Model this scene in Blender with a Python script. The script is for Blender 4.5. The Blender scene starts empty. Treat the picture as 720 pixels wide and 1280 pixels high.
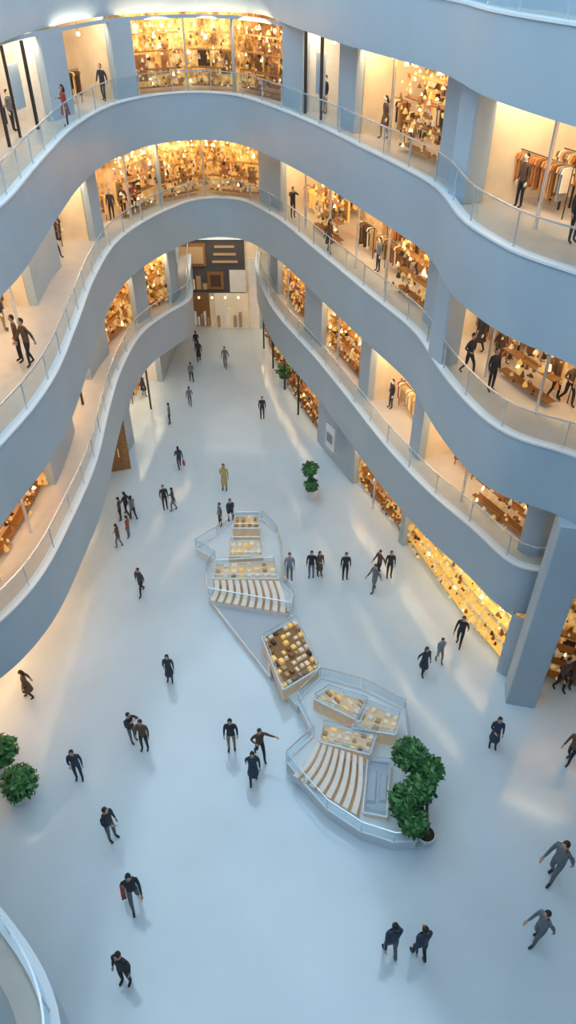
import bpy, bmesh, math, random
from mathutils import Vector, Matrix
random.seed(7)
sc=bpy.context.scene
try: sc.view_settings.view_transform='Standard'
except Exception: pass

# ------------------------------------------------------------ survey helpers
TH=math.radians(39); FO=900.0; H=22.0
S=math.sin(TH); C=math.cos(TH)
def P(px,py,h=0.0):
    u=(px-360)/FO; v=(py-640)/FO
    t=(H-h)/(S+v*C)
    return Vector((u*t,(C-v*S)*t,h))
def proj(x,y,z):
    d=H-z; zc=y*C+d*S
    if zc<0.5: return (1e6,1e6)
    return 360+FO*x/zc, 640+FO*(d*C-y*S)/zc

# ------------------------------------------------------------ materials
def mat(name,col,rough=0.5,metal=0.0,emi=None,es=0.0,noise=0.0,nscale=4.0,spec=None):
    m=bpy.data.materials.new(name); m.use_nodes=True
    nt=m.node_tree; b=nt.nodes['Principled BSDF']
    b.inputs['Base Color'].default_value=(*col,1); b.inputs['Roughness'].default_value=rough
    b.inputs['Metallic'].default_value=metal
    if spec is not None: b.inputs['Specular IOR Level'].default_value=spec
    if emi:
        b.inputs['Emission Color'].default_value=(*emi,1); b.inputs['Emission Strength'].default_value=es
    if noise>0:
        tc=nt.nodes.new('ShaderNodeTexCoord'); n=nt.nodes.new('ShaderNodeTexNoise'); n.inputs['Scale'].default_value=nscale
        n.inputs['Detail'].default_value=3
        r=nt.nodes.new('ShaderNodeValToRGB')
        r.color_ramp.elements[0].position=0.3; r.color_ramp.elements[1].position=0.7
        r.color_ramp.elements[0].color=(*[c*(1-noise) for c in col],1)
        r.color_ramp.elements[1].color=(*[min(1,c*(1+noise)) for c in col],1)
        nt.links.new(tc.outputs['Object'],n.inputs['Vector']); nt.links.new(n.outputs['Fac'],r.inputs['Fac'])
        nt.links.new(r.outputs['Color'],b.inputs['Base Color'])
    return m
def pattern_mat(name,cols,scale,es,stretch=(1,1,1),rough=0.5):
    m=bpy.data.materials.new(name); m.use_nodes=True
    nt=m.node_tree; b=nt.nodes['Principled BSDF']
    tc=nt.nodes.new('ShaderNodeTexCoord'); mp=nt.nodes.new('ShaderNodeMapping'); mp.inputs['Scale'].default_value=stretch
    n=nt.nodes.new('ShaderNodeTexNoise'); n.inputs['Scale'].default_value=scale; n.inputs['Detail'].default_value=5
    n.inputs['Roughness'].default_value=0.65
    r=nt.nodes.new('ShaderNodeValToRGB'); cr=r.color_ramp
    while len(cr.elements)<len(cols): cr.elements.new(0.5)
    for i,c in enumerate(cols):
        cr.elements[i].position=0.34+0.32*i/(len(cols)-1); cr.elements[i].color=(*c,1)
    nt.links.new(tc.outputs['Object'],mp.inputs['Vector']); nt.links.new(mp.outputs['Vector'],n.inputs['Vector'])
    nt.links.new(n.outputs['Fac'],r.inputs['Fac']); nt.links.new(r.outputs['Color'],b.inputs['Base Color'])
    nt.links.new(r.outputs['Color'],b.inputs['Emission Color']); b.inputs['Emission Strength'].default_value=es  # backdrop glows in its own colours, standing in for shop light
    b.inputs['Roughness'].default_value=rough
    return m
def glass_mat(name,tint=(0.82,0.92,0.98),refl=0.10):
    m=bpy.data.materials.new(name); m.use_nodes=True
    nt=m.node_tree; nt.nodes.clear()
    o=nt.nodes.new('ShaderNodeOutputMaterial'); t=nt.nodes.new('ShaderNodeBsdfTransparent'); g=nt.nodes.new('ShaderNodeBsdfGlossy')
    mx=nt.nodes.new('ShaderNodeMixShader'); t.inputs['Color'].default_value=(*tint,1); g.inputs['Roughness'].default_value=0.08
    mx.inputs['Fac'].default_value=refl
    nt.links.new(t.outputs[0],mx.inputs[1]); nt.links.new(g.outputs[0],mx.inputs[2]); nt.links.new(mx.outputs[0],o.inputs['Surface'])
    return m
M={}
M['band']=mat('parapet_paint',(0.42,0.52,0.60),0.38,noise=0.04,nscale=0.4)
M['pier']=mat('pier_paint',(0.45,0.53,0.60),0.5,noise=0.04,nscale=0.6)
M['soffit']=mat('soffit_plaster',(0.62,0.62,0.62),0.6,noise=0.03)
M['gfloor']=mat('gallery_stone',(0.64,0.56,0.49),0.3,noise=0.05,nscale=1.5)
M['floor']=mat('polished_floor',(0.62,0.715,0.78),0.12,noise=0.08,nscale=0.2,spec=1.0)
M['rail']=mat('rail_metal',(0.75,0.78,0.82),0.25,0.6)
M['glass']=glass_mat('rail_glass')
M['edge']=mat('white_trim',(0.82,0.85,0.88),0.35)
M['dark']=mat('dark_frame',(0.03,0.028,0.03),0.4)
M['charcoal']=mat('storefront_charcoal',(0.085,0.075,0.075),0.35)
M['cream']=mat('cream_wall',(0.74,0.57,0.37),0.6,emi=(1,0.74,0.44),es=0.14,noise=0.12,nscale=1.2)  # warm glow in the wall itself, in place of shop lamplight
M['white']=mat('shop_white',(0.72,0.67,0.61),0.5,emi=(1,0.85,0.68),es=0.10,noise=0.06)  # faint glow added to the colour, as if lit by the shop
M['gold']=mat('gold_ornament',(0.88,0.56,0.16),0.3,0.3,emi=(1,0.66,0.2),es=0.28)  # goods emit a little, imitating warm shop light
M['yellow']=mat('gold_leaf_garland',(0.82,0.64,0.22),0.4,0.1,emi=(1,0.76,0.32),es=0.38)  # emission put in for the warm spill at the ground shopfront
M['lamp']=mat('lamp_glow',(1,0.88,0.6),0.4,emi=(1,0.80,0.46),es=1.5)
M['bronze']=mat('bronze_goods',(0.32,0.15,0.05),0.45,0.2)
M['brown']=mat('dark_goods',(0.09,0.045,0.025),0.5)
M['ivory']=mat('ivory_goods',(0.82,0.70,0.52),0.5,emi=(1,0.82,0.55),es=0.12)  # slight self-glow stands in for shop lighting on pale goods
M['red']=mat('red_goods',(0.42,0.06,0.03),0.5)
M['orange']=mat('orange_goods',(0.66,0.28,0.10),0.5)
M['tan']=mat('tan_goods',(0.55,0.35,0.18),0.5)
M['grey']=mat('grey_goods',(0.30,0.30,0.33),0.5)
M['wood']=mat('wood_panel',(0.34,0.17,0.05),0.4,noise=0.25,nscale=6)
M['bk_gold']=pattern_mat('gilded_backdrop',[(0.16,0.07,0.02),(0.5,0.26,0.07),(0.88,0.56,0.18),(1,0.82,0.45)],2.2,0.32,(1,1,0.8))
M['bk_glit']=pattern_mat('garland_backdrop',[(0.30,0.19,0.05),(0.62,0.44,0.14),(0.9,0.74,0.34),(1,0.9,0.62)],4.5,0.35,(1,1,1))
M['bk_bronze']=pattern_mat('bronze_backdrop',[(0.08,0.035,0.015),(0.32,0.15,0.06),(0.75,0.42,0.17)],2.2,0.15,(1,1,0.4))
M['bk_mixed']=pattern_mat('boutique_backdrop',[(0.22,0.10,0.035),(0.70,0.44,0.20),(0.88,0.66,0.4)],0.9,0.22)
M['leaf']=mat('leaf_green',(0.03,0.13,0.035),0.5,noise=0.4,nscale=3)
M['leaf2']=mat('leaf_light',(0.08,0.25,0.06),0.5)
M['trunk']=mat('trunk_bark',(0.10,0.06,0.03),0.8)
M['pot']=mat('planter_white',(0.7,0.74,0.78),0.4)
M['kiosk']=mat('kiosk_white',(0.72,0.77,0.81),0.3)
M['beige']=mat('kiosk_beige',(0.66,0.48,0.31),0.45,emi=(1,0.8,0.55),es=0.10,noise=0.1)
M['kgrey']=mat('kiosk_grey',(0.45,0.51,0.57),0.3)
M['soil']=mat('soil',(0.05,0.035,0.02),0.9)

# ------------------------------------------------------------ mesh builder
class MB:
    def __init__(s): s.v=[]; s.f=[]; s.m=[]; s.mats=[]
    def mi(s,k):
        if k not in s.mats: s.mats.append(k)
        return s.mats.index(k)
    def face(s,pts,k):
        n=len(s.v); s.v+= [tuple(p) for p in pts]; s.f.append(tuple(range(n,n+len(pts)))); s.m.append(s.mi(k))
    def raw(s,verts,faces,k):
        n=len(s.v); s.v+=[tuple(p) for p in verts]; i=s.mi(k)
        for f in faces: s.f.append(tuple(n+a for a in f)); s.m.append(i)
    def hexa(s,b,t,k):
        s.raw(list(b)+list(t),[(3,2,1,0),(4,5,6,7),(0,1,5,4),(1,2,6,5),(2,3,7,6),(3,0,4,7)],k)
    def box(s,c,u,n,w,d,z0,z1,k,taper=1.0):
        c=Vector((c[0],c[1],0)); b=[];t=[]
        for a,e in ((-1,-1),(1,-1),(1,1),(-1,1)):
            p=c+u*(a*w/2)+n*(e*d/2); b.append((p.x,p.y,z0))
            q=c+u*(a*w/2*taper)+n*(e*d/2*taper); t.append((q.x,q.y,z1))
        s.hexa(b,t,k)
    def prism(s,pts,z0,z1,k,ktop=None):
        n=len(pts); b=[(p[0],p[1],z0) for p in pts]; t=[(p[0],p[1],z1) for p in pts]
        s.raw(b+t,[(i,(i+1)%n,n+(i+1)%n,n+i) for i in range(n)],k)
        s.face(t,ktop or k)
    def tube(s,pts,rad,k,seg=6,flat=1.0):
        pts=[Vector(p) for p in pts]; rings=[]; N=len(pts)
        for i,p in enumerate(pts):
            d=(pts[min(i+1,N-1)]-pts[max(i-1,0)]).normalized()
            a=Vector((0,0,1)) if abs(d.z)<0.9 else Vector((1,0,0))
            x=d.cross(a).normalized(); y=d.cross(x).normalized()
            r=rad[i] if isinstance(rad,(list,tuple)) else rad
            rings.append([p+x*(r*math.cos(j*2*math.pi/seg))+y*(r*flat*math.sin(j*2*math.pi/seg)) for j in range(seg)])
        vs=[q for r in rings for q in r]; fs=[]
        for i in range(N-1):
            for j in range(seg):
                fs.append((i*seg+j,i*seg+(j+1)%seg,(i+1)*seg+(j+1)%seg,(i+1)*seg+j))
        fs.append(tuple(range(seg-1,-1,-1))); fs.append(tuple((N-1)*seg+j for j in range(seg)))
        s.raw(vs,fs,k)
    def ellip(s,c,r,k,nu=10,nv=7,fn=None):
        vs=[];fs=[]
        for i in range(nv+1):
            ph=math.pi*i/nv
            for j in range(nu):
                th=2*math.pi*j/nu
                p=Vector((math.sin(ph)*math.cos(th),math.sin(ph)*math.sin(th),math.cos(ph)))
                if fn: p=fn(p)
                vs.append((c[0]+p.x*r[0],c[1]+p.y*r[1],c[2]+p.z*r[2]))
        for i in range(nv):
            for j in range(nu):
                fs.append((i*nu+j,(i+1)*nu+j,(i+1)*nu+(j+1)%nu,i*nu+(j+1)%nu))
        s.raw(vs,fs,k)
    def mesh(s,name,matmap=M,smooth=None):
        me=bpy.data.meshes.new(name); me.from_pydata(s.v,[],s.f); me.update()
        for k in s.mats: me.materials.append(matmap[k])
        me.polygons.foreach_set('material_index',s.m)
        if smooth is not None:
            bm=bmesh.new(); bm.from_mesh(me); bmesh.ops.remove_doubles(bm,verts=bm.verts,dist=0.0005); bm.to_mesh(me); bm.free()
            me.polygons.foreach_set('use_smooth',[True]*len(me.polygons))
            me.set_sharp_from_angle(angle=math.radians(smooth))
        return me
    def obj(s,name,smooth=None):
        o=bpy.data.objects.new(name,s.mesh(name,smooth=smooth)); sc.collection.objects.link(o); return o

# ------------------------------------------------------------ level outlines (plan curves)
def catmull(pts,step=0.35):
    n=len(pts); out=[]
    for i in range(n):
        p0,p1,p2,p3=[Vector(pts[(i+k)%n][:2]) for k in (-1,0,1,2)]
        m=max(2,int((p2-p1).length/step))
        d1=max(1e-3,(p1-p0).length)**.5; d2=max(1e-3,(p2-p1).length)**.5; d3=max(1e-3,(p3-p2).length)**.5
        t0=0;t1=d1;t2=d1+d2;t3=t2+d3
        for j in range(m):
            t=t1+(t2-t1)*j/m
            A1=p0*((t1-t)/(t1-t0))+p1*((t-t0)/(t1-t0)); A2=p1*((t2-t)/(t2-t1))+p2*((t-t1)/(t2-t1)); A3=p2*((t3-t)/(t3-t2))+p3*((t-t2)/(t3-t2))
            B1=A1*((t2-t)/(t2-t0))+A2*((t-t0)/(t2-t0)); B2=A2*((t3-t)/(t3-t1))+A3*((t-t1)/(t3-t1))
            out.append(B1*((t2-t)/(t2-t1))+B2*((t-t1)/(t2-t1)))
    for _ in range(3):
        N=len(out); out=[(out[i-1]+out[i]*2+out[(i+1)%N])/4 for i in range(N)]
    return out
def normals(pts):
    N=len(pts); nn=[]
    for i in range(N):
        t=(pts[(i+2)%N]-pts[i-2]).normalized(); nn.append(Vector((-t.y,t.x)))
    for _ in range(6): nn=[(nn[i-1]+nn[i]*2+nn[(i+1)%N]).normalized() for i in range(N)]
    return nn
def sstep(a,b,x):
    t=min(1,max(0,(x-a)/(b-a))); return t*t*(3-2*t)

LV={}
Z=[0,5.25,10.5,15.75,20.5]; ZB=[None,3.2,8.45,13.7,18.9]
def px(L,lst): return [tuple(P(a,b,Z[L])[:2]) for a,b in lst]
L3=[(-8,-4),(-10,6),(-9,15)]+px(3,[(0,262),(50,205),(100,155),(150,130),(200,120),(245,117),(290,120),(340,135),(400,160),(450,185),(500,210),(545,236),(580,280),(610,300),(650,322),(720,345)])+[(8.6,13),(10,6),(8,-4)]
L2=[(-8,-4),(-10,5),(-9,12)]+px(2,[(0,560),(40,515),(70,470),(95,410),(120,345),(150,300),(200,268),(250,250),(295,250),(340,270),(400,318),(460,368),(520,418),(545,457),(570,490),(610,530),(650,553),(720,572)])+[(10,13),(11,6),(9,-4)]
L1=[(-5,-4),(-4.2,2)]+px(1,[(78,1290),(55,1215),(22,1165),(-10,1125)])+[(-10.5,10.5),(-10.5,13)]+px(1,[(0,780),(50,725),(90,650),(120,580),(137,510),(153,460),(180,415),(215,390),(238,376)])+[(-6.2,45),(-6,50.5),(-2.6,50.5),(-2.0,45)]+px(1,[(340,385),(400,455),(440,505),(485,562),(540,620),(600,670),(640,708)])+[(8.6,17.4),(10.5,18.3),(15,17.6),(16.5,12),(15,0),(8,-5)]
L4=[(-8,-4),(-10,6),(-10,17),(-10,26),(-10,33),(-9,38.5),(-7,41.5),(-4,42.3),(-1.5,41.0),(0,36),(1.9,29.6),(4.3,22.9),(4.7,19.5),(5.8,16.1),(8,11),(9,4),(8,-4)]
L0=[(-12,-6),(-12,5),(-12,12),(-11.5,18),(-11.3,24),(-10.6,28),(-9.2,30.6),(-8.5,33),(-7.9,39),(-7.6,44),(-7.4,49),(-5,50.5),(-2.6,49.5),(-1.5,44),(-0.3,39.5),(0.7,35.8),(1.9,32.7),(3.3,29.4),(5.1,25),(6.6,20.7),(8.1,17.3),(9.6,16.8),(12,15.8),(13.5,8),(13.5,-6)]
WL={1:1.25,2:1.8,3:1.7,4:1.7}
for i,l in enumerate([L0,L1,L2,L3,L4]):
    p=catmull(l); n=normals(p)
    if i==0: w=[0.0]*len(p)
    else: w=[0.75+(WL[i]-.75)*sstep(-6.5,-7.8,q.x)*sstep(37,30,q.y)+(0.9*sstep(22.5,20,q.y) if (q.x>0 and i>1) else 0) for q in p]
    LV[i]=(p,n,w)
def off(L,i,d):
    p,n,w=LV[L]; i%=len(p); return p[i]+n[i]*d
def fac(L,i,d=0.0):
    p,n,w=LV[L]; i%=len(p); return p[i]+n[i]*(w[i]+d)
def strip(mb,A,zA,B,zB,k,closed=True):
    N=len(A); vs=[(a.x,a.y,zA) for a in A]+[(b.x,b.y,zB) for b in B]
    fs=[(i,(i+1)%N,N+(i+1)%N,N+i) for i in range(N if closed else N-1)]
    mb.raw(vs,fs,k)
def slab_plate(inner,z,k,name):
    bm=bmesh.new()
    def loop(pts):
        vs=[bm.verts.new((p[0],p[1],z)) for p in pts]
        return [bm.edges.new((vs[i],vs[(i+1)%len(vs)])) for i in range(len(vs))]
    e=loop(inner)+loop([(-24,-14),(28,-14),(28,60),(-24,60)])
    bmesh.ops.triangle_fill(bm,use_beauty=True,use_dissolve=False,edges=e)
    me=bpy.data.meshes.new(name); bm.to_mesh(me); bm.free(); me.materials.append(M[k])
    o=bpy.data.objects.new(name,me); sc.collection.objects.link(o)

for L in (1,2,3,4):
    N=len(LV[L][0]); z=Z[L]; zb=ZB[L]
    o0=[off(L,i,0) for i in range(N)]; o1=[off(L,i,0.25) for i in range(N)]
    mb=MB()
    strip(mb,o0,zb,o0,z+0.10,'band')
    oc=[off(L,i,-0.04) for i in range(N)]
    strip(mb,oc,z+0.10,o1,z+0.10,'edge'); strip(mb,oc,z+0.04,oc,z+0.10,'edge'); strip(mb,o1,z+0.1,o1,z,'edge')
    mb.obj('balcony_parapet',smooth=40)
    slab_plate(o0,zb,'soffit','ceiling_gallery'); slab_plate(o1,z,'gfloor','floor_gallery')
    mb=MB(); g=[off(L,i,0.12) for i in range(N)]
    strip(mb,g,z+0.1,g,z+0.95,'glass')
    vs=[]
    for a,b in ((0.10,0.95),(0.145,0.95),(0.145,0.99),(0.10,0.99)): vs.append(([off(L,i,a) for i in range(N)],z+b))
    for q in range(4): strip(mb,vs[q][0],vs[q][1],vs[(q+1)%4][0],vs[(q+1)%4][1],'rail')
    for i in range(0,N,5):
        c=off(L,i,0.12); n=LV[L][1][i]; n3=Vector((n.x,n.y,0)); u=Vector((n.y,-n.x,0))
        mb.box(c,u,n3,0.03,0.045,z+0.1,z+0.97,'rail')
    mb.obj('glass_railing')

# ------------------------------------------------------------ shops
def find(L,x,zm,start):
    N=len(LV[L][0])
    for i in range(start,N):
        f=fac(L,i)
        if f.y<12: continue
        if proj(f.x,f.y,zm)[0]>=x: return i
    return N-1
GOODS=['bronze','brown','ivory','tan','orange','tan','grey','brown','ivory','gold','bronze']
shop_fills=[]; mannequin_spots=[]
def frame(A,B):
    u=(B-A); w=u.length; u=u/w; n=Vector((-u.y,u.x)); return Vector((u.x,u.y,0)),Vector((n.x,n.y,0)),w
def garment(mb,c,u,n,z,k,h):
    p=Vector((c[0],c[1],0)); w=0.36
    sh=[(-.5,-.0),(-.12,.06),(.12,.06),(.5,0),(.62,-.35),(.45,-.38),(.42,-h/w),(-.42,-h/w),(-.45,-.38),(-.62,-.35)]
    f=[p+n*(a*w)+u*0.025+Vector((0,0,z+b*w)) for a,b in sh]; g=[p+n*(a*w)-u*0.025+Vector((0,0,z+b*w)) for a,b in sh]
    m=len(sh); mb.raw(f+g,[tuple(range(m)),tuple(range(2*m-1,m-1,-1))]+[(i,m+i,m+(i+1)%m,(i+1)%m) for i in range(m)],k)
def bay(mb,A,B,z,zc,style,depth=4.2,kb=0):
    u,n,w=frame(A,B); A3=Vector((A.x,A.y,0))
    if w<0.4: return
    def at(a,d): return A3+u*a+n*d
    H_=zc-z
    orn=style in('gold','bronze','glit') or (style=='mixed' and kb%3==1)
    if orn:
        st=0.17; warm=style!='bronze'
        if style!='glit':
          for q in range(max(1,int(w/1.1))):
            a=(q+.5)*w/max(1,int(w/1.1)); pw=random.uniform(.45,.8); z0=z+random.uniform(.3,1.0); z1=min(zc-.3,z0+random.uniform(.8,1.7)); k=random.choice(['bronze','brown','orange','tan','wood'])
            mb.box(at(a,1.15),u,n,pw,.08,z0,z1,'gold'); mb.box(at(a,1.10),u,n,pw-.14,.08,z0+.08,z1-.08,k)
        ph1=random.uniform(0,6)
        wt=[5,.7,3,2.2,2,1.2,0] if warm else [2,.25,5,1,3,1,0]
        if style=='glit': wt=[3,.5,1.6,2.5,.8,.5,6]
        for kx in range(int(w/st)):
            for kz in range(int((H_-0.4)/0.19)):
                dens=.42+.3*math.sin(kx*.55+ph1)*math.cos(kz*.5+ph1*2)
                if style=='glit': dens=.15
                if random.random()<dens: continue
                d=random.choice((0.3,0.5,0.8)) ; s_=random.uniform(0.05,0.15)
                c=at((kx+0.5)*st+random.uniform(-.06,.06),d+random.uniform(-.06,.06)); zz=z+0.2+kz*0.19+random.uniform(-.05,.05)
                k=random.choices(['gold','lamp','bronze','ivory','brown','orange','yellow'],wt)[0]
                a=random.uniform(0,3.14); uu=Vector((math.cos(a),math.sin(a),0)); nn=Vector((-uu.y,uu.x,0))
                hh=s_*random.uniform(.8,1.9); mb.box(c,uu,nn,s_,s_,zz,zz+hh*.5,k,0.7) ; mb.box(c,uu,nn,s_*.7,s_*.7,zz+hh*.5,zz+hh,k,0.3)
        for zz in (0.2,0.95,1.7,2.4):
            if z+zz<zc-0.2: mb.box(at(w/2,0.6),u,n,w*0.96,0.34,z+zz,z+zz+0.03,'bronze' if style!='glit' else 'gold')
    if not orn:
        for d in ((1.2,2.4) if style!='dark' else (2.4,)):
            if w<1.2: break
            x0=random.uniform(0.12,0.3)*w; x1=random.uniform(0.65,0.9)*w
            hz=z+1.35
            a=at(x0,d); b=at(x1,d)
            mb.tube([(a.x,a.y,z),(a.x,a.y,hz),(b.x,b.y,hz),(b.x,b.y,z)],0.02,'dark',5)
            k0=random.choice(GOODS+['red'])
            xx=x0+0.1
            while xx<x1-0.05:
                k=k0 if random.random()<0.5 else random.choice(GOODS+['red'])
                c=at(xx,d); garment(mb,c,u,n,hz-0.08,k,random.uniform(0.6,0.95)); xx+=random.uniform(0.09,0.16)
        for zz in (0.4,0.95,1.5,2.05,2.6):
            mb.box(at(w/2,depth-0.25),u,n,w*0.94,0.36,z+zz,z+zz+0.04,'wood')
            xx=0.05*w
            while xx<0.93*w:
                s_=random.uniform(0.10,0.26)
                if random.random()<0.85:
                    mb.box(at(xx+s_/2,depth-0.25),u,n,s_*.85,0.25,z+zz+0.04,z+zz+0.04+random.uniform(.15,.42),random.choice(GOODS+['gold']),0.85)
                xx+=s_
        c=at(w*random.uniform(.35,.65),1.9)
        mb.box(c,u,n,1.0,0.55,z+0.62,z+0.68,'wood')
        for a in(-.42,.42):
            for b in(-.2,.2): mb.box(c+u*a+n*b,u,n,.05,.05,z,z+.62,'dark')
        for q in range(6): mb.box(c+u*(-.4+.16*q),u,n,.12,.2,z+.68,z+.68+random.uniform(.06,.2),random.choice(GOODS+['gold']),.8)
        if w>1.4 and random.random()<.8: mannequin_spots.append((at(w*random.uniform(.2,.5),0.75),z,n))
    for q in range(max(1,int(w/1.2))):
        c=at((q+.5)*w/max(1,int(w/1.2)),1.1); mb.tube([(c.x,c.y,zc),(c.x,c.y,zc-.45)],0.01,'dark',4)
        mb.ellip((c.x,c.y,zc-.52),(.09,.09,.09),'lamp',8,5)
    shop_fills.append((at(w/2,.12),zc-.3,w,math.atan2(u.y,u.x),style,H_,n))
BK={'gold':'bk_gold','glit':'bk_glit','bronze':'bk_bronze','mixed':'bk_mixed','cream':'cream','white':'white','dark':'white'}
def level_shops(L,wins,zm,ceil):
    z=Z[L]; N=len(LV[L][0]); wm=[None]*N; cur=0; wl=[]
    for (a,b,style) in wins:
        i0=find(L,a,zm,cur); i1=find(L,b,zm,i0+1); cur=i1
        if i1-i0<2: continue
        wl.append((i0,i1,style))
        for i in range(i0,i1): wm[i]=style
    mb=MB()
    for i in range(N):
        if wm[i]: continue
        a,b=fac(L,i),fac(L,i+1)
        mb.face([(a.x,a.y,z),(b.x,b.y,z),(b.x,b.y,ceil),(a.x,a.y,ceil)],'pier')
    for i0,i1,style in wl:
        top=ceil if not style=='tall' else 8.4
        for i in range(i0,i1):
            a,b=fac(L,i),fac(L,i+1); a2,b2=fac(L,i,.2),fac(L,i+1,.2)
            mb.face([(a.x,a.y,top-.15),(b.x,b.y,top-.15),(b.x,b.y,top),(a.x,a.y,top)],'pier')
            mb.face([(a.x,a.y,top-.15),(b.x,b.y,top-.15),(b2.x,b2.y,top-.15),(a2.x,a2.y,top-.15)],'pier')
        for i in (i0,i1):
            a,b=fac(L,i),fac(L,i,.35); mb.face([(a.x,a.y,z),(b.x,b.y,z),(b.x,b.y,top),(a.x,a.y,top)],'pier')
    mb.obj('wall_gallery' if L else 'wall_ground',smooth=40)
    for i0,i1,style in wl:
        tall=style=='tall'; st='gold' if tall else style; top=8.4 if tall else ceil
        depth=2.2 if st in('gold','bronze','glit') else 3.4
        mb=MB()
        F_=[fac(L,i,depth) for i in range(i0,i1+1)]
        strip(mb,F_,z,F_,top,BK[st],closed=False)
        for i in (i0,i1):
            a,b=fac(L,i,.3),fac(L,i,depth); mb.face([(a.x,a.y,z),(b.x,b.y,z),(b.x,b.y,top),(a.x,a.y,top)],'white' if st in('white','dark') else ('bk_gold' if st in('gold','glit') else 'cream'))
        ln=sum((fac(L,i+1)-fac(L,i)).length for i in range(i0,i1)); nb=max(1,round(ln/3.0))
        for k in range(nb):
            a=i0+round((i1-i0)*k/nb); b=i0+round((i1-i0)*(k+1)/nb)
            if b<=a: continue
            A,B=fac(L,a),fac(L,b)
            bay(mb,A,B,z,top,st,depth-.1,k)
            if k>0 and st!='glit':
                u,n,w=frame(A,B); mb.box(A,u,n,.06,.1,z,top-.15,'dark' if st in('dark','bronze','white') else 'rail')
            if st=='dark':
                u,n,w=frame(A,B)
                for q in ((.1,.55) if L!=3 or i0>len(LV[3][0])*.4 else (.5,)): mb.box(A+(B-A)*q,u,n,.12,.1,z,top-.15,'dark')
                c=A+(B-A)*.35; mb.box(Vector((c.x,c.y,0))+n*.3,u,n,w*.25,.04,z+.8,z+2.3,'kgrey')
        mb.obj('shop_interior')
L3w=[(-160,56,'dark'),(82,141,'cream'),(166,283,'gold'),(286,350,'bronze'),(373,420,'dark'),(441,553,'mixed'),(598,780,'cream')]
L2w=[(-80,36,'cream'),(66,112,'cream'),(122,196,'mixed'),(199,322,'gold'),(346,528,'mixed'),(552,800,'mixed')]
L1w=[(-120,58,'gold'),(84,106,'white'),(128,168,'gold'),(182,212,'gold'),(346,378,'gold'),(402,448,'gold'),(462,512,'mixed'),(526,652,'mixed')]
L0w=[(-150,40,'gold'),(50,105,'cream'),(163,200,'white'),(324,397,'bronze'),(441,500,'gold'),(506,626,'glit'),(668,790,'tall')]
level_shops(3,L3w,17.4,18.9); level_shops(2,L2w,12.1,13.7); level_shops(1,L1w,6.9,8.45); level_shops(0,L0w,1.6,3.2)
mb=MB(); N=len(LV[4][0]); f=[fac(4,i) for i in range(N)]; strip(mb,f,20.5,f,27.5,'pier'); mb.obj('wall_upper',smooth=40)
# unseen area lights added to fill each shop, turned inward against floor reflections
for c,zz,w,ang,style,h,n in shop_fills:
    l=bpy.data.lights.new('shop_fill','AREA'); l.shape='RECTANGLE'; l.size=max(.6,w*.85); l.size_y=.35
    l.color=(1,.75,.43) if style in('gold','mixed','bronze') else (1,.80,.53)
    e=w*(36 if h<5 else 55)
    if style in('cream','white','dark'): e*=.85
    if style=='glit': e*=.55
    l.energy=e
    o=bpy.data.objects.new('shop_fill_light',l); o.location=(c.x,c.y,zz); sc.collection.objects.link(o)
    o.rotation_euler=Vector((n.x*.97,n.y*.97,-.24)).to_track_quat('-Z','Y').to_euler()
def walkway_fill(x,y,z,ln,e,name='walkway_fill_light'):  # unseen warm area lights added for the glow under the left galleries
    l=bpy.data.lights.new(name,'AREA'); l.shape='RECTANGLE'; l.size=ln; l.size_y=.5; l.color=(1,.62,.34); l.energy=e
    o=bpy.data.objects.new(name,l); o.location=(x,y,z); sc.collection.objects.link(o)
    o.rotation_euler=Vector((-.97,0,-.24)).to_track_quat('-Z','Y').to_euler()
walkway_fill(-9.4,19,2.85,12,260)
walkway_fill(-8.6,25,8.1,15,170); walkway_fill(-8.8,27,13.35,14,110)

# ------------------------------------------------------------ ground floor
mb=MB(); mb.face([(-24,-14,0),(28,-14,0),(28,60,0),(-24,60,0)],'floor'); mb.obj('floor')

# far anchor storefront (double height)
mb=MB(); ux=Vector((1,0,0)); ny=Vector((0,1,0)); Y=48.0
mb.box((-4.6,Y+.2),ux,ny,7.5,.3,0,8.4,'cream')
mb.box((-5.2,Y-.05),ux,ny,4.6,.25,2.6,7.6,'charcoal')
mb.box((-5.2,Y-.3),ux,ny,4.9,.4,6.3,6.65,'edge'); mb.box((-5.2,Y-.3),ux,ny,4.9,.3,7.4,7.6,'white')
mb.box((-6.4,Y-.25),ux,ny,1.9,.2,4.5,6.0,'bronze'); mb.box((-6.4,Y-.37),ux,ny,1.6,.06,4.7,5.8,'tan')
for q in range(3): mb.box((-4.2,Y-.22),ux,ny,1.7-.2*q,.12,4.7+q*.5,4.84+q*.5,'tan')
for q in range(5): mb.box((-6.9+q*.42,Y-.22),ux,ny,.3,.2,2.9,3.3+.25*(q%3),random.choice(['bronze','ivory','orange','tan']))
mb.box((-4.9,Y-.22),ux,ny,1.1,.14,2.9,4.1,'bronze'); mb.box((-4.9,Y-.3),ux,ny,.7,.06,3.1,3.9,'brown')
mb.box((-3.4,Y-.22),ux,ny,1.1,.12,2.7,4.2,'white')
mb.box((-6.3,Y-.1),ux,ny,1.7,.2,0.2,2.5,'bronze'); mb.box((-3.9,Y-.1),ux,ny,2.3,.2,0,2.6,'ivory')
for q in range(6): mb.box((-4.85+q*.38,Y-.3),ux,ny,.2,.2,.2,1.0+.25*(q%3),random.choice(['white','tan','ivory','grey']))
for q in range(7): mb.box((-6.9+q*.22,Y-.25),ux,ny,.14,.12,.3,.9+.2*(q%3),random.choice(['ivory','tan','white']))
for q in range(5): mb.ellip((-7+q*.9,Y-.5,2.4),(.09,.09,.09),'lamp',8,5)
mb.box((-2.3,Y-.1),ux,ny,.7,.2,0,5,'white')
mb.obj('anchor_storefront')
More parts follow.
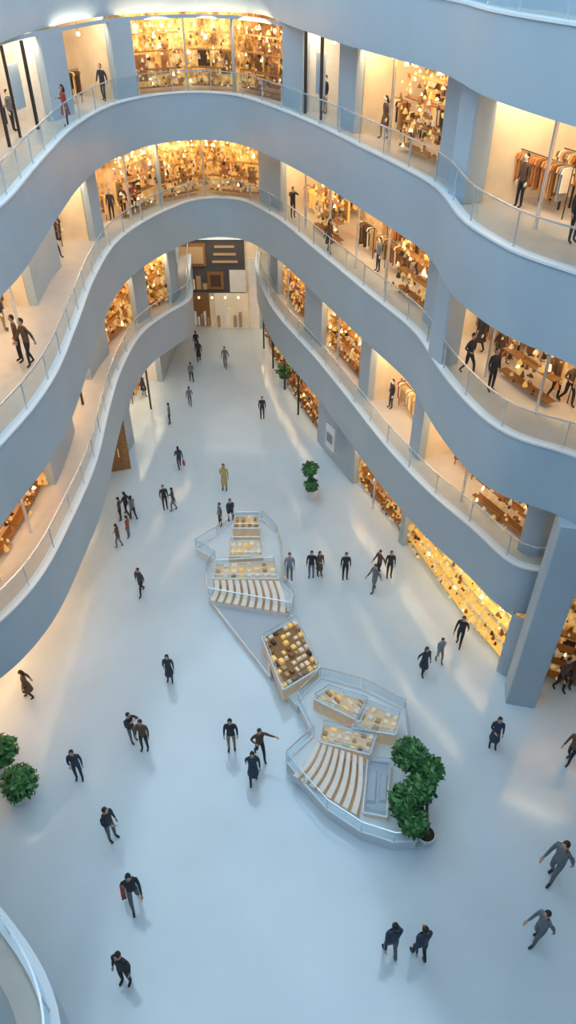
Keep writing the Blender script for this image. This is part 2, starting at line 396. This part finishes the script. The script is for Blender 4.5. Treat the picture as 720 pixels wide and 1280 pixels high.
l=bpy.data.lights.new('storefront_fill','AREA'); l.shape='RECTANGLE'; l.size=5; l.size_y=.4; l.color=(1,.84,.64); l.energy=170  # unseen area light added to brighten the far storefront
o=bpy.data.objects.new('storefront_fill',l); o.location=(-4.7,44.5,8.1); sc.collection.objects.link(o); o.rotation_euler=Vector((0,.9,-.4)).to_track_quat('-Z','Y').to_euler()

def column(x,y,w,d,z0,z1,ang=0,name='column'):
    mb=MB(); u=Vector((math.cos(ang),math.sin(ang),0)); n=Vector((-u.y,u.x,0))
    pts=[Vector((x,y,0))+u*(sx*(w/2)) +n*(sy*(d/2)) for sx,sy in ((1,1),(-1,1),(-1,-1),(1,-1))]
    mb.prism(pts,z0,z1,'pier'); o=mb.obj(name)
    b=o.modifiers.new('bevel','BEVEL'); b.width=.06; b.segments=3
column(8.55,16.4,1.05,.95,0,8.44,math.radians(-12))
column(5.3,22.5,.9,.7,10.51,13.69,math.radians(-70)); column(5.25,22.5,.9,.7,15.76,18.89,math.radians(-70))

# wooden door on the ground left
mb=MB(); A=P(134,590); B=P(164,585); u,n,w=frame(Vector(A[:2]),Vector(B[:2]))
mid=(A+B)/2
mb.box(mid,u,n,w,.12,0,3.15,'wood'); mb.box(mid-n*.08,u,n,w*.42,.06,.1,3.0,'bronze')
mb.tube([mid-n*.16+u*.1+Vector((0,0,.9)),mid-n*.16+u*.1+Vector((0,0,1.4))],.025,'gold',6)
mb.obj('door_1')
mb=MB(); u=Vector((.45,-.9,0)).normalized(); n=Vector((-.9,-.45,0)).normalized()
mb.box(P(413,588)+n*.1,u,n,.8,.06,1.4,2.7,'edge'); mb.box(P(413,588)+n*.14,u,n,.5,.04,1.8,2.3,'grey'); mb.obj('wall_sign')

# ------------------------------------------------------------ kiosks
def quadpt(q,a,b): return (q[0]*(1-a)+q[1]*a)*(1-b)+(q[3]*(1-a)+q[2]*a)*b
def tray(mb,pxs,h,nx,ny_,z0=0.25,mats=('gold','ivory','tan','ivory','white'),top='beige'):
    q=[P(a,b,h) for a,b in pxs]
    mb.prism(q,z0,h,'beige',top)
    for i in range(4):
        a,b=q[i],q[(i+1)%4]; mb.tube([a+Vector((0,0,.03)),b+Vector((0,0,.03))],.045,'edge',5)
    qc=sum(q,Vector())/4; qi=[qc+(a-qc)*.97 for a in q]
    for i in range(4):
        a,b=qi[i],qi[(i+1)%4]; mb.face([a,b,b+Vector((0,0,.3)),a+Vector((0,0,.3))],'glass')
        mb.tube([a+Vector((0,0,.3)),b+Vector((0,0,.3))],.014,'rail',4)
    for i in range(nx):
        for j in range(ny_):
            if random.random()<.18: continue
            c=quadpt(q,(i+.5)/nx,(j+.5)/ny_); e=(q[1]-q[0]); u=e.normalized(); n=Vector((-u.y,u.x,0))
            sx=e.length/nx*random.uniform(.45,.85); sy=(q[3]-q[0]).length/ny_*random.uniform(.4,.75)
            mb.box(c,u,n,sx,sy,h,h+random.uniform(.04,.14),random.choice(mats),.85)
def stripes(mb,pxs,n,h0,h1,k='white',k2='tan'):
    q=[P(a,b,(h0+h1)/2) for a,b in pxs]
    base=[Vector((p.x,p.y,0)) for p in q]
    mb.prism(base,.25,h0,'kiosk',k2)
    for i in range(n):
        a0=i/n; a1=(i+.62)/n
        ks=6
        for s_ in range(ks):
            b0=s_/ks; b1=(s_+1)/ks
            def cc(a,b): return quadpt(base,a+.35/n*math.sin(math.pi*b),b)
            c=[cc(a0,b0),cc(a1,b0),cc(a1,b1),cc(a0,b1)]
            z1=h1+(h0+.08-h1)*b0; z2=h1+(h0+.08-h1)*b1
            mb.hexa([(p.x,p.y,h0-.02) for p in c],[(p.x,p.y,z) for p,z in zip(c,(z1,z1,z2,z2))],k)
def fence(mb,pts,z0,z1,closed=True):
    n=len(pts)
    for i in range(n if closed else n-1):
        a,b=pts[i],pts[(i+1)%n]
        mb.face([(a.x,a.y,z0),(b.x,b.y,z0),(b.x,b.y,z1),(a.x,a.y,z1)],'glass')
        mb.tube([(a.x,a.y,z0+.04),(b.x,b.y,z0+.04)],.05,'edge',5)
        mb.tube([(a.x,a.y,z1),(b.x,b.y,z1)],.024,'rail',5); mb.tube([(a.x,a.y,z0),(a.x,a.y,z1)],.02,'rail',5)
mb=MB()
b1=[P(a,b) for a,b in [(246,694),(272,678),(288,662),(328,658),(346,676),(352,700),(353,738),(366,752),(362,773),(262,755),(259,728),(270,708)]]
mb.prism(b1,0,.4,'kiosk'); fence(mb,b1,.4,.95)
tray(mb,[(294,646),(322,646),(325,661),(291,661)],1.1,4,2,mats=('orange','ivory','tan','gold'))
tray(mb,[(289,677),(325,677),(329,696),(286,696)],1.1,5,2)
tray(mb,[(270,706),(343,702),(348,724),(266,724)],.85,8,3)
stripes(mb,[(268,727),(352,730),(360,764),(262,748)],10,.5,.85)
r=[P(a,b) for a,b in [(264,757),(362,773),(376,790),(331,806),(338,852)]]; mb.prism(r,0,.27,'kiosk','kgrey')
for i in range(5): mb.tube([r[i]+Vector((0,0,.28)),r[(i+1)%5]+Vector((0,0,.28))],.035,'edge',5)
q=[P(a,b) for a,b in [(327,806),(374,782),(404,848),(356,876)]]; mb.prism(q,0,.32,'kiosk')
tray(mb,[(328,798),(370,774),(399,836),(354,863)],.9,7,8,mats=('gold','ivory','tan','bronze','ivory','brown'),top='bronze')
b3=[P(a,b) for a,b in [(372,888),(400,858),(452,872),(503,898),(508,940),(518,1062),(490,1063),(450,1050),(408,1022),(380,990),(358,962),(392,930)]]
mb.prism([P(a,b) for a,b in[(354,872),(404,845),(402,864),(372,892)]],0,.38,'kiosk')
mb.prism(b3,0,.5,'kiosk'); fence(mb,b3,.5,1.1)
tray(mb,[(392,874),(410,862),(460,878),(450,903)],1.1,5,4,z0=.5)
tray(mb,[(456,880),(500,896),(494,919),(440,911)],1.1,5,3,z0=.5)
tray(mb,[(404,906),(470,920),(462,944),(400,928)],1.0,7,3,mats=('white','ivory','tan','gold'),z0=.5)
stripes(mb,[(396,932),(456,952),(450,1018),(366,966)],8,.58,1.0)
tray(mb,[(460,950),(488,954),(484,1022),(454,1016)],.66,2,1,mats=('kgrey',),top='kgrey',z0=.5)
mb.obj('display_kiosk')

# ------------------------------------------------------------ plants
def foliage(mb,c,r,n,sz=.12):
    for _ in range(n):
        d=Vector((random.gauss(0,1),random.gauss(0,1),random.gauss(0,1))).normalized()
        rr=random.uniform(.55,1.1); p=Vector(c)+Vector((d.x*r[0],d.y*r[1],d.z*r[2]))*rr
        a=Vector((random.gauss(0,1),random.gauss(0,1),random.gauss(0,.6))).normalized(); b=a.cross(d+Vector((.01,.02,.3))).normalized()
        s_=sz*random.uniform(.6,1.3)
        mb.raw([p-a*s_,p+b*s_*.45-d*.02,p+a*s_,p-b*s_*.45+d*.02],[(0,1,2,3)],'leaf' if random.random()<.6 else 'leaf2')
    mb.ellip(c,(r[0]*.6,r[1]*.6,r[2]*.6),'leaf',10,7)
def pot(mb,x,y,r,h):
    prof=[(r*.7,0),(r*.95,h*.8),(r,h*.82),(r,h),(r*.85,h),(r*.85,h*.9)]
    seg=16
    for (r0,z0),(r1,z1) in zip(prof[:-1],prof[1:]):
        for j in range(seg):
            a,b=2*math.pi*j/seg,2*math.pi*(j+1)/seg
            mb.face([(x+r0*math.cos(a),y+r0*math.sin(a),z0),(x+r0*math.cos(b),y+r0*math.sin(b),z0),(x+r1*math.cos(b),y+r1*math.sin(b),z1),(x+r1*math.cos(a),y+r1*math.sin(a),z1)],'pot')
    mb.face([(x+r*.85*math.cos(2*math.pi*j/seg),y+r*.85*math.sin(2*math.pi*j/seg),h*.9) for j in range(seg)],'soil')
def shrub(blobs,base,name,pr=.5,ph=.55,n=900):
    mb=MB(); x,y=base[0],base[1]; pot(mb,x,y,pr,ph)
    for c,r in blobs:
        m=(Vector((x,y,ph*.85))+Vector(c))/2+Vector((0,0,-.1)); mb.tube([(x,y,ph*.8),m,c],[.06,.045,.03],'trunk',6)
        foliage(mb,c,(r,r,r*.95),int(n*r*r/.4))
    mb.obj(name)
shrub([(P(512,943,1.9),.5),(P(536,962,1.8),.44),(P(506,1000,1.6),.46),(P(518,1028,1.3),.42),(P(526,985,1.6),.45),(P(502,1015,1.5),.25)],P(531,1050),'potted_tree',.3,.4,1400)
shrub([(P(24,978,1.0),.55)],P(24,1000),'potted_shrub',.36,.45,1000)
shrub([(P(2,938,1.1),.5)],P(2,962),'potted_shrub',.36,.45,1000)
shrub([(P(388,586,1.7),.4),(P(389,606,1.0),.33)],P(389,622),'potted_topiary',.34,.6,800)
shrub([(P(355,463,1.1),.45)],P(355,480),'potted_shrub',.34,.5,600)

# ------------------------------------------------------------ people
def seg_dist(p,a,b):
    ab=b-a; t=max(0,min(1,(p-a).dot(ab)/max(1e-9,ab.dot(ab)))); return (p-(a+ab*t)).length
def person_mesh(name,LA,RA,LL,RL,lean=0.0,skirt=False,bag=False,longhair=False,headturn=0):
    ln=lambda z:lean*(z-.93)
    J={'pel':(0,0,.95),'sp':(0,ln(1.12),1.12),'ch':(0,ln(1.32),1.32),'nb':(0,ln(1.46),1.46),'nk':(0,ln(1.54)+.01,1.545)}
    R={'pel':.135,'sp':.125,'ch':.145,'nb':.085,'nk':.052}
    E=[('pel','sp','top'),('sp','ch','top'),('ch','nb','top'),('nb','nk','skin')]
    for sd,sx,A,Lg in (('l',-1,LA,LL),('r',1,RA,RL)):
        y0=ln(1.42)
        J[sd+'s']=(sx*.175,y0,1.42); R[sd+'s']=.066
        J[sd+'e']=(sx*A[0][0],y0+A[0][1],A[0][2]); R[sd+'e']=.045
        J[sd+'w']=(sx*A[1][0],y0+A[1][1],A[1][2]); R[sd+'w']=.03
        J[sd+'h']=(sx*.088,0,.89); R[sd+'h']=.092
        J[sd+'k']=(sx*.1,Lg[0][0],Lg[0][1]); R[sd+'k']=.06
        J[sd+'a']=(sx*.1,Lg[1][0],Lg[1][1]); R[sd+'a']=.042
        dz=Lg[1][2] if len(Lg[1])>2 else 0
        J[sd+'t']=(sx*.115,Lg[1][0]+.15,max(.03,Lg[1][1]-.055-dz)); R[sd+'t']=.036
        E+=[('ch',sd+'s','top'),(sd+'s',sd+'e','top'),(sd+'e',sd+'w','top'),('pel',sd+'h','leg'),(sd+'h',sd+'k','leg'),(sd+'k',sd+'a','leg'),(sd+'a',sd+'t','shoe')]
    names=list(J); idx={n:i for i,n in enumerate(names)}
    me=bpy.data.meshes.new('tmp'); me.from_pydata([J[n] for n in names],[(idx[a],idx[b]) for a,b,_ in E],[])
    bm=bmesh.new(); bm.from_mesh(me); sk=bm.verts.layers.skin.verify(); bm.verts.ensure_lookup_table()
    for n in names:
        v=bm.verts[idx[n]][sk]; v.radius=(R[n],R[n]); v.use_root=(n=='pel')
    bm.to_mesh(me); bm.free()
    o=bpy.data.objects.new('tmp',me); sc.collection.objects.link(o)
    m=o.modifiers.new('s','SKIN'); m.use_smooth_shade=True; m2=o.modifiers.new('d','SUBSURF'); m2.levels=1; m2.render_levels=1
    dg=bpy.context.evaluated_depsgraph_get(); ev=o.evaluated_get(dg); em=bpy.data.meshes.new_from_object(ev)
    mb=MB(); vs=[Vector(v.co) for v in em.vertices]
    segs=[(Vector(J[a]),Vector(J[b]),l,min(R[a],R[b])) for a,b,l in E]
    order=['skin','top','leg','shoe','hair','bag','face']
    for k in order: mb.mi(k)
    groups={}
    for f in em.polygons:
        c=Vector(f.center); best=min(segs,key=lambda s_:seg_dist(c,s_[0],s_[1])-s_[3]*.5)[2]
        if best=='leg' and c.z>.93: best='top'
        groups.setdefault(best,[]).append(tuple(f.vertices))
    for v in vs:
        if .86<v.z<1.5 and abs(v.x)<.2: v.y=ln(v.z)+(v.y-ln(v.z))*.8
    nb_=len(mb.v); mb.v+=[tuple(v) for v in vs]
    for k,fl in groups.items():
        for f in fl: mb.f.append(tuple(nb_+a for a in f)); mb.m.append(mb.mi(k))
    bpy.data.objects.remove(o)
    hy=ln(1.64)+.02; hc=(0,hy,1.655)
    def hf(p):
        q=p.copy()
        if p.z<0: q.x*=1-.22*(-p.z); q.y*=1-.1*(-p.z)
        return q
    mb.ellip(hc,(.076,.095,.118),'skin',14,10,hf)
    mb.raw([(-.014,hy+.088,1.632),(.014,hy+.088,1.632),(0,hy+.118,1.636),(0,hy+.09,1.675)],[(0,1,2),(0,2,3),(1,3,2),(0,3,1)],'skin')
    for sx in(-1,1):
        mb.ellip((sx*.03,hy+.084,1.665),(.013,.008,.007),'face',6,4); mb.ellip((sx*.077,hy-.005,1.65),(.012,.022,.032),'skin',6,5)
    mb.ellip((0,hy+.087,1.603),(.024,.008,.006),'face',6,4)
    def hh(p):
        q=p.copy()
        if p.z<.05 and p.y>-.1: q=q*.86
        if p.y>.55: q.y*=.88; q.z=max(q.z,.45) if p.z>.2 else q.z
        return q
    mb.ellip((0,hy-.012,1.672),(.086,.1,.118),'hair',14,10,hh)
    if longhair: mb.tube([(0,hy-.05,1.7),(0,hy-.075,1.6),(0,hy-.095,1.5),(0,hy-.09,1.38)],[.07,.082,.075,.03],'hair',8)
    for sd,sx in(('l',-1),('r',1)):
        w=Vector(J[sd+'w']); e=Vector(J[sd+'e']); d=(w-e).normalized()
        s_=d.cross(Vector((sx,0,0))); s_=s_.normalized() if s_.length>.2 else Vector((0,1,0))
        if s_.y<0: s_=-s_
        q=d.cross(s_).normalized()
        if q.x*sx>0: q=-q
        mb.tube([w-d*.02,w+d*.02,w+d*.06,w+d*.09],[.026,.034,.04,.036],'skin',8,.45 if abs(d.z)<.9 else .6)
        for i,(o_,l_) in enumerate(((-.028,.062),(-.010,.075),(.010,.08),(.028,.07))):
            r0=w+d*.085+s_*o_; mb.tube([r0,r0+d*l_*.45+q*.006,r0+d*l_*.78+q*.02,r0+d*l_*.95+q*.036],[.0095,.009,.008,.006],'skin',5)
        r0=w+d*.035+s_*.03; mb.tube([r0,r0+s_*.026+d*.026+q*.008,r0+s_*.034+d*.055+q*.018],[.012,.0105,.008],'skin',5)
    if skirt:
        mb.tube([(0,0,1.02),(0,0,.9),(0,0,.72),(0,0,.52)],[.13,.165,.2,.235],'top',14,.85)
    if bag:
        w=Vector(J['rw']); c=w+Vector((.03,0,-.1))
        mb.tube([c+Vector((0,-.1,-.12)),c+Vector((0,-.07,.0)),c+Vector((0,.07,0)),c+Vector((0,.1,-.12))],.008,'bag',5)
        mb.box(c,Vector((0,1,0)),Vector((1,0,0)),.34,.13,c.z-.4,c.z-.12,'bag',.85)
    return mb.mesh(name,matmap={k:PM0[k] for k in order},smooth=50)
def pm(n,c,r=.7): return mat(n,c,r)
PM0={'skin':pm('skin',(.55,.33,.23),.5),'top':pm('top_black',(.03,.03,.04)),'leg':pm('trouser_navy',(.03,.035,.06)),'shoe':pm('shoe_black',(.015,.015,.015),.4),
     'hair':pm('hair_dark',(.02,.014,.01),.5),'bag':pm('bag_red',(.35,.04,.03),.5),'face':pm('eye_lip_dark',(.06,.02,.02),.4)}
TOPS={'k':PM0['top'],'n':pm('top_navy',(.035,.05,.085)),'g':pm('top_grey',(.18,.19,.22)),'w':pm('top_white',(.6,.6,.6)),'r':pm('top_red',(.4,.08,.06)),'b':pm('top_brown',(.13,.07,.045)),'l':pm('top_lightblue',(.25,.30,.38)),'y':pm('top_mustard',(.5,.4,.14)),'o':pm('top_orange',(.55,.2,.08))}
LEGS={'k':pm('leg_black',(.02,.02,.025)),'n':PM0['leg'],'g':pm('leg_grey',(.15,.16,.18)),'t':pm('leg_tan',(.3,.23,.16))}
DOWN=((.22,-.02,1.14),(.235,.05,.89))
sw_f=((.22,.10,1.15),(.22,.28,.96)); sw_b=((.22,-.14,1.16),(.23,-.20,.92))
stand=((.01,.5),(-.02,.085)); stf=((.20,.52),(.24,.085)); stb=((-.02,.50),(-.30,.14,.02)); st2=((.03,.5),(.03,.085))
sf2=((.13,.51),(.13,.085)); sb2=((.0,.50),(-.17,.10,.01))
ph=((.21,.02,1.15),(.12,.27,1.22)); out=((.36,.08,1.30),(.52,.25,1.36)); hip=((.30,-.06,1.18),(.17,.08,1.05)); up=((.28,.18,1.33),(.12,.28,1.52))
POSE={
 'walk':person_mesh('p_walk',sw_b,sw_f,sf2,sb2,.04),
 'walk2':person_mesh('p_walk2',sw_f,sw_b,stb,stf,.04,bag=True,longhair=True),
 'stand':person_mesh('p_stand',DOWN,DOWN,stand,st2),
 'phone':person_mesh('p_phone',DOWN,ph,st2,stand,.03),
 'out':person_mesh('p_out',out,hip,stf,stb,.06),
 'dress':person_mesh('p_dress',DOWN,ph,st2,stand,skirt=True,longhair=True),
 'coat':person_mesh('p_coat',DOWN,sw_b,sb2,sf2,.04,skirt=True,longhair=True),
 'photo':person_mesh('p_photo',up,up,stand,st2),
}
def person(pxy,pose,top='k',leg='n',rot=0,s=1.0,z=0.0,name='shopper',loc=None):
    me=POSE[pose]; o=bpy.data.objects.new(name,me); sc.collection.objects.link(o)
    o.location=loc if loc is not None else P(pxy[0],pxy[1],z); o.rotation_euler=(0,0,math.radians(rot)); o.scale=(s,s,s)
    for i,k in ((1,TOPS[top]),(2,LEGS[leg])):
        o.material_slots[i].link='OBJECT'; o.material_slots[i].material=k
    return o
G=[((328,523),'stand','k','n',180,1.05),((282,460),'walk','g','g',170,1.1),((225,586),'walk2','n','k',20,1),((207,636),'stand','k','k',200,1.05),((218,638),'walk','b','g',90,1),
((178,742),'out','n','k',150,1.1),((213,851),'dress','n','n',180,1.08),((167,926),'photo','k','g',230,1.08),((182,936),'stand','b','k',170,1.12),((100,973),'phone','n','n',190,1.12),
((141,1048),'phone','k','g',240,1.15),((170,1129),'walk2','k','g',200,1.15),((159,1226),'stand','k','k',160,1.18),((290,936),'stand','k','t',180,1.15),
((317,976),'coat','n','k',185,1.15),((325,946),'out','b','k',200,1.12),((276,657),'stand','g','k',120,1),((289,654),'walk','n','k',200,1.08),
((362,724),'stand','l','g',180,1.12),((389,721),'stand','k','g',175,1.1),((399,719),'dress','b','k',200,1.02),((431,723),'stand','k','k',180,1.1),
((467,739),'walk','g','g',120,1.15),((473,718),'walk','b','k',120,1.05),((486,721),'stand','k','k',180,1.1),((573,806),'walk','k','k',150,1.2),((528,842),'coat','n','k',200,1.12),((548,827),'walk','l','t',190,1),
((615,933),'dress','n','n',170,1.12),((710,952),'walk','b','k',120,1.15),((688,1098),'walk','g','g',120,1.4),((668,1176),'walk','g','g',110,1.2),((487,1194),'walk','n','g',10,1.2),((523,1197),'walk','n','k',15,1.18),
((240,478),'walk','g','k',20,1),((249,452),'coat','k','k',10,1.1),((246,438),'walk','k','g',10,1),((160,645),'walk2','k','k',60,1.05),((152,650),'stand','b','k',90,1),((168,650),'walk','g','k',50,1.05),((150,684),'walk','b','g',80,1),((162,672),'stand','r','g',80,.95),
((38,872),'coat','b','k',100,1.05),((213,530),'stand','g','k',90,1),((697,862),'walk','b','k',200,1.25),((712,856),'coat','b','k',190,1.25),((281,612),'dress','y','t',180,1.15),((238,508),'walk','g','g',0,.95)]
for a,po,t,l,r,s in G:
    f=.78 if a[1]<860 else (.84 if a[1]<1000 else .90)
    person(a,po,t,l,r,s*f)
U=[((28,452),2,'stand','b','k',120),((40,456),2,'walk','b','k',140),((85,158),3,'dress','r','k',130),((112,118),3,'stand','k','k',180),((131,126),3,'walk','k','k',170),
((141,275),2,'stand','k','k',180),((156,270),2,'walk','b','k',180),((169,266),2,'stand','r','k',180),((366,272),2,'photo','k','k',200),((411,316),2,'coat','b','k',230),
((583,468),2,'out','k','k',220),((612,488),2,'stand','k','k',200),((622,456),2,'coat','b','k',200),((690,498),2,'walk','b','k',210),((706,505),2,'out','b','k',200),((713,303),3,'stand','k','k',200),((76,300),2,'stand','k','g',120)]
for a,L,po,t,l,r in U: person(a,po,t,l,r,.84 if a[0]>50 or L!=2 else .95,Z[L]+.005)
for i,(p,z,n) in enumerate(mannequin_spots):
    po=random.choice(['stand','dress','phone','out','coat']); t=random.choice('kbwbyog')
    o=person(None,po,t,random.choice('kngt'),math.degrees(math.atan2(n.x,-n.y)),.82,name='mannequin',loc=(p.x,p.y,z+.005))
    o.material_slots[0].link='OBJECT'; o.material_slots[0].material=M['ivory']

# ------------------------------------------------------------ world + camera
w=bpy.data.worlds.new('sky'); sc.world=w; w.use_nodes=True
w.node_tree.nodes['Background'].inputs['Color'].default_value=(.62,.84,1,1); w.node_tree.nodes['Background'].inputs['Strength'].default_value=2.15
cam=bpy.data.cameras.new('camera'); co=bpy.data.objects.new('camera',cam); sc.collection.objects.link(co)
co.location=(0,0,H); co.rotation_euler=(math.radians(51),0,0)
cam.sensor_fit='VERTICAL'; cam.sensor_height=24; cam.lens=FO/1280*24; cam.clip_end=300
sc.camera=co
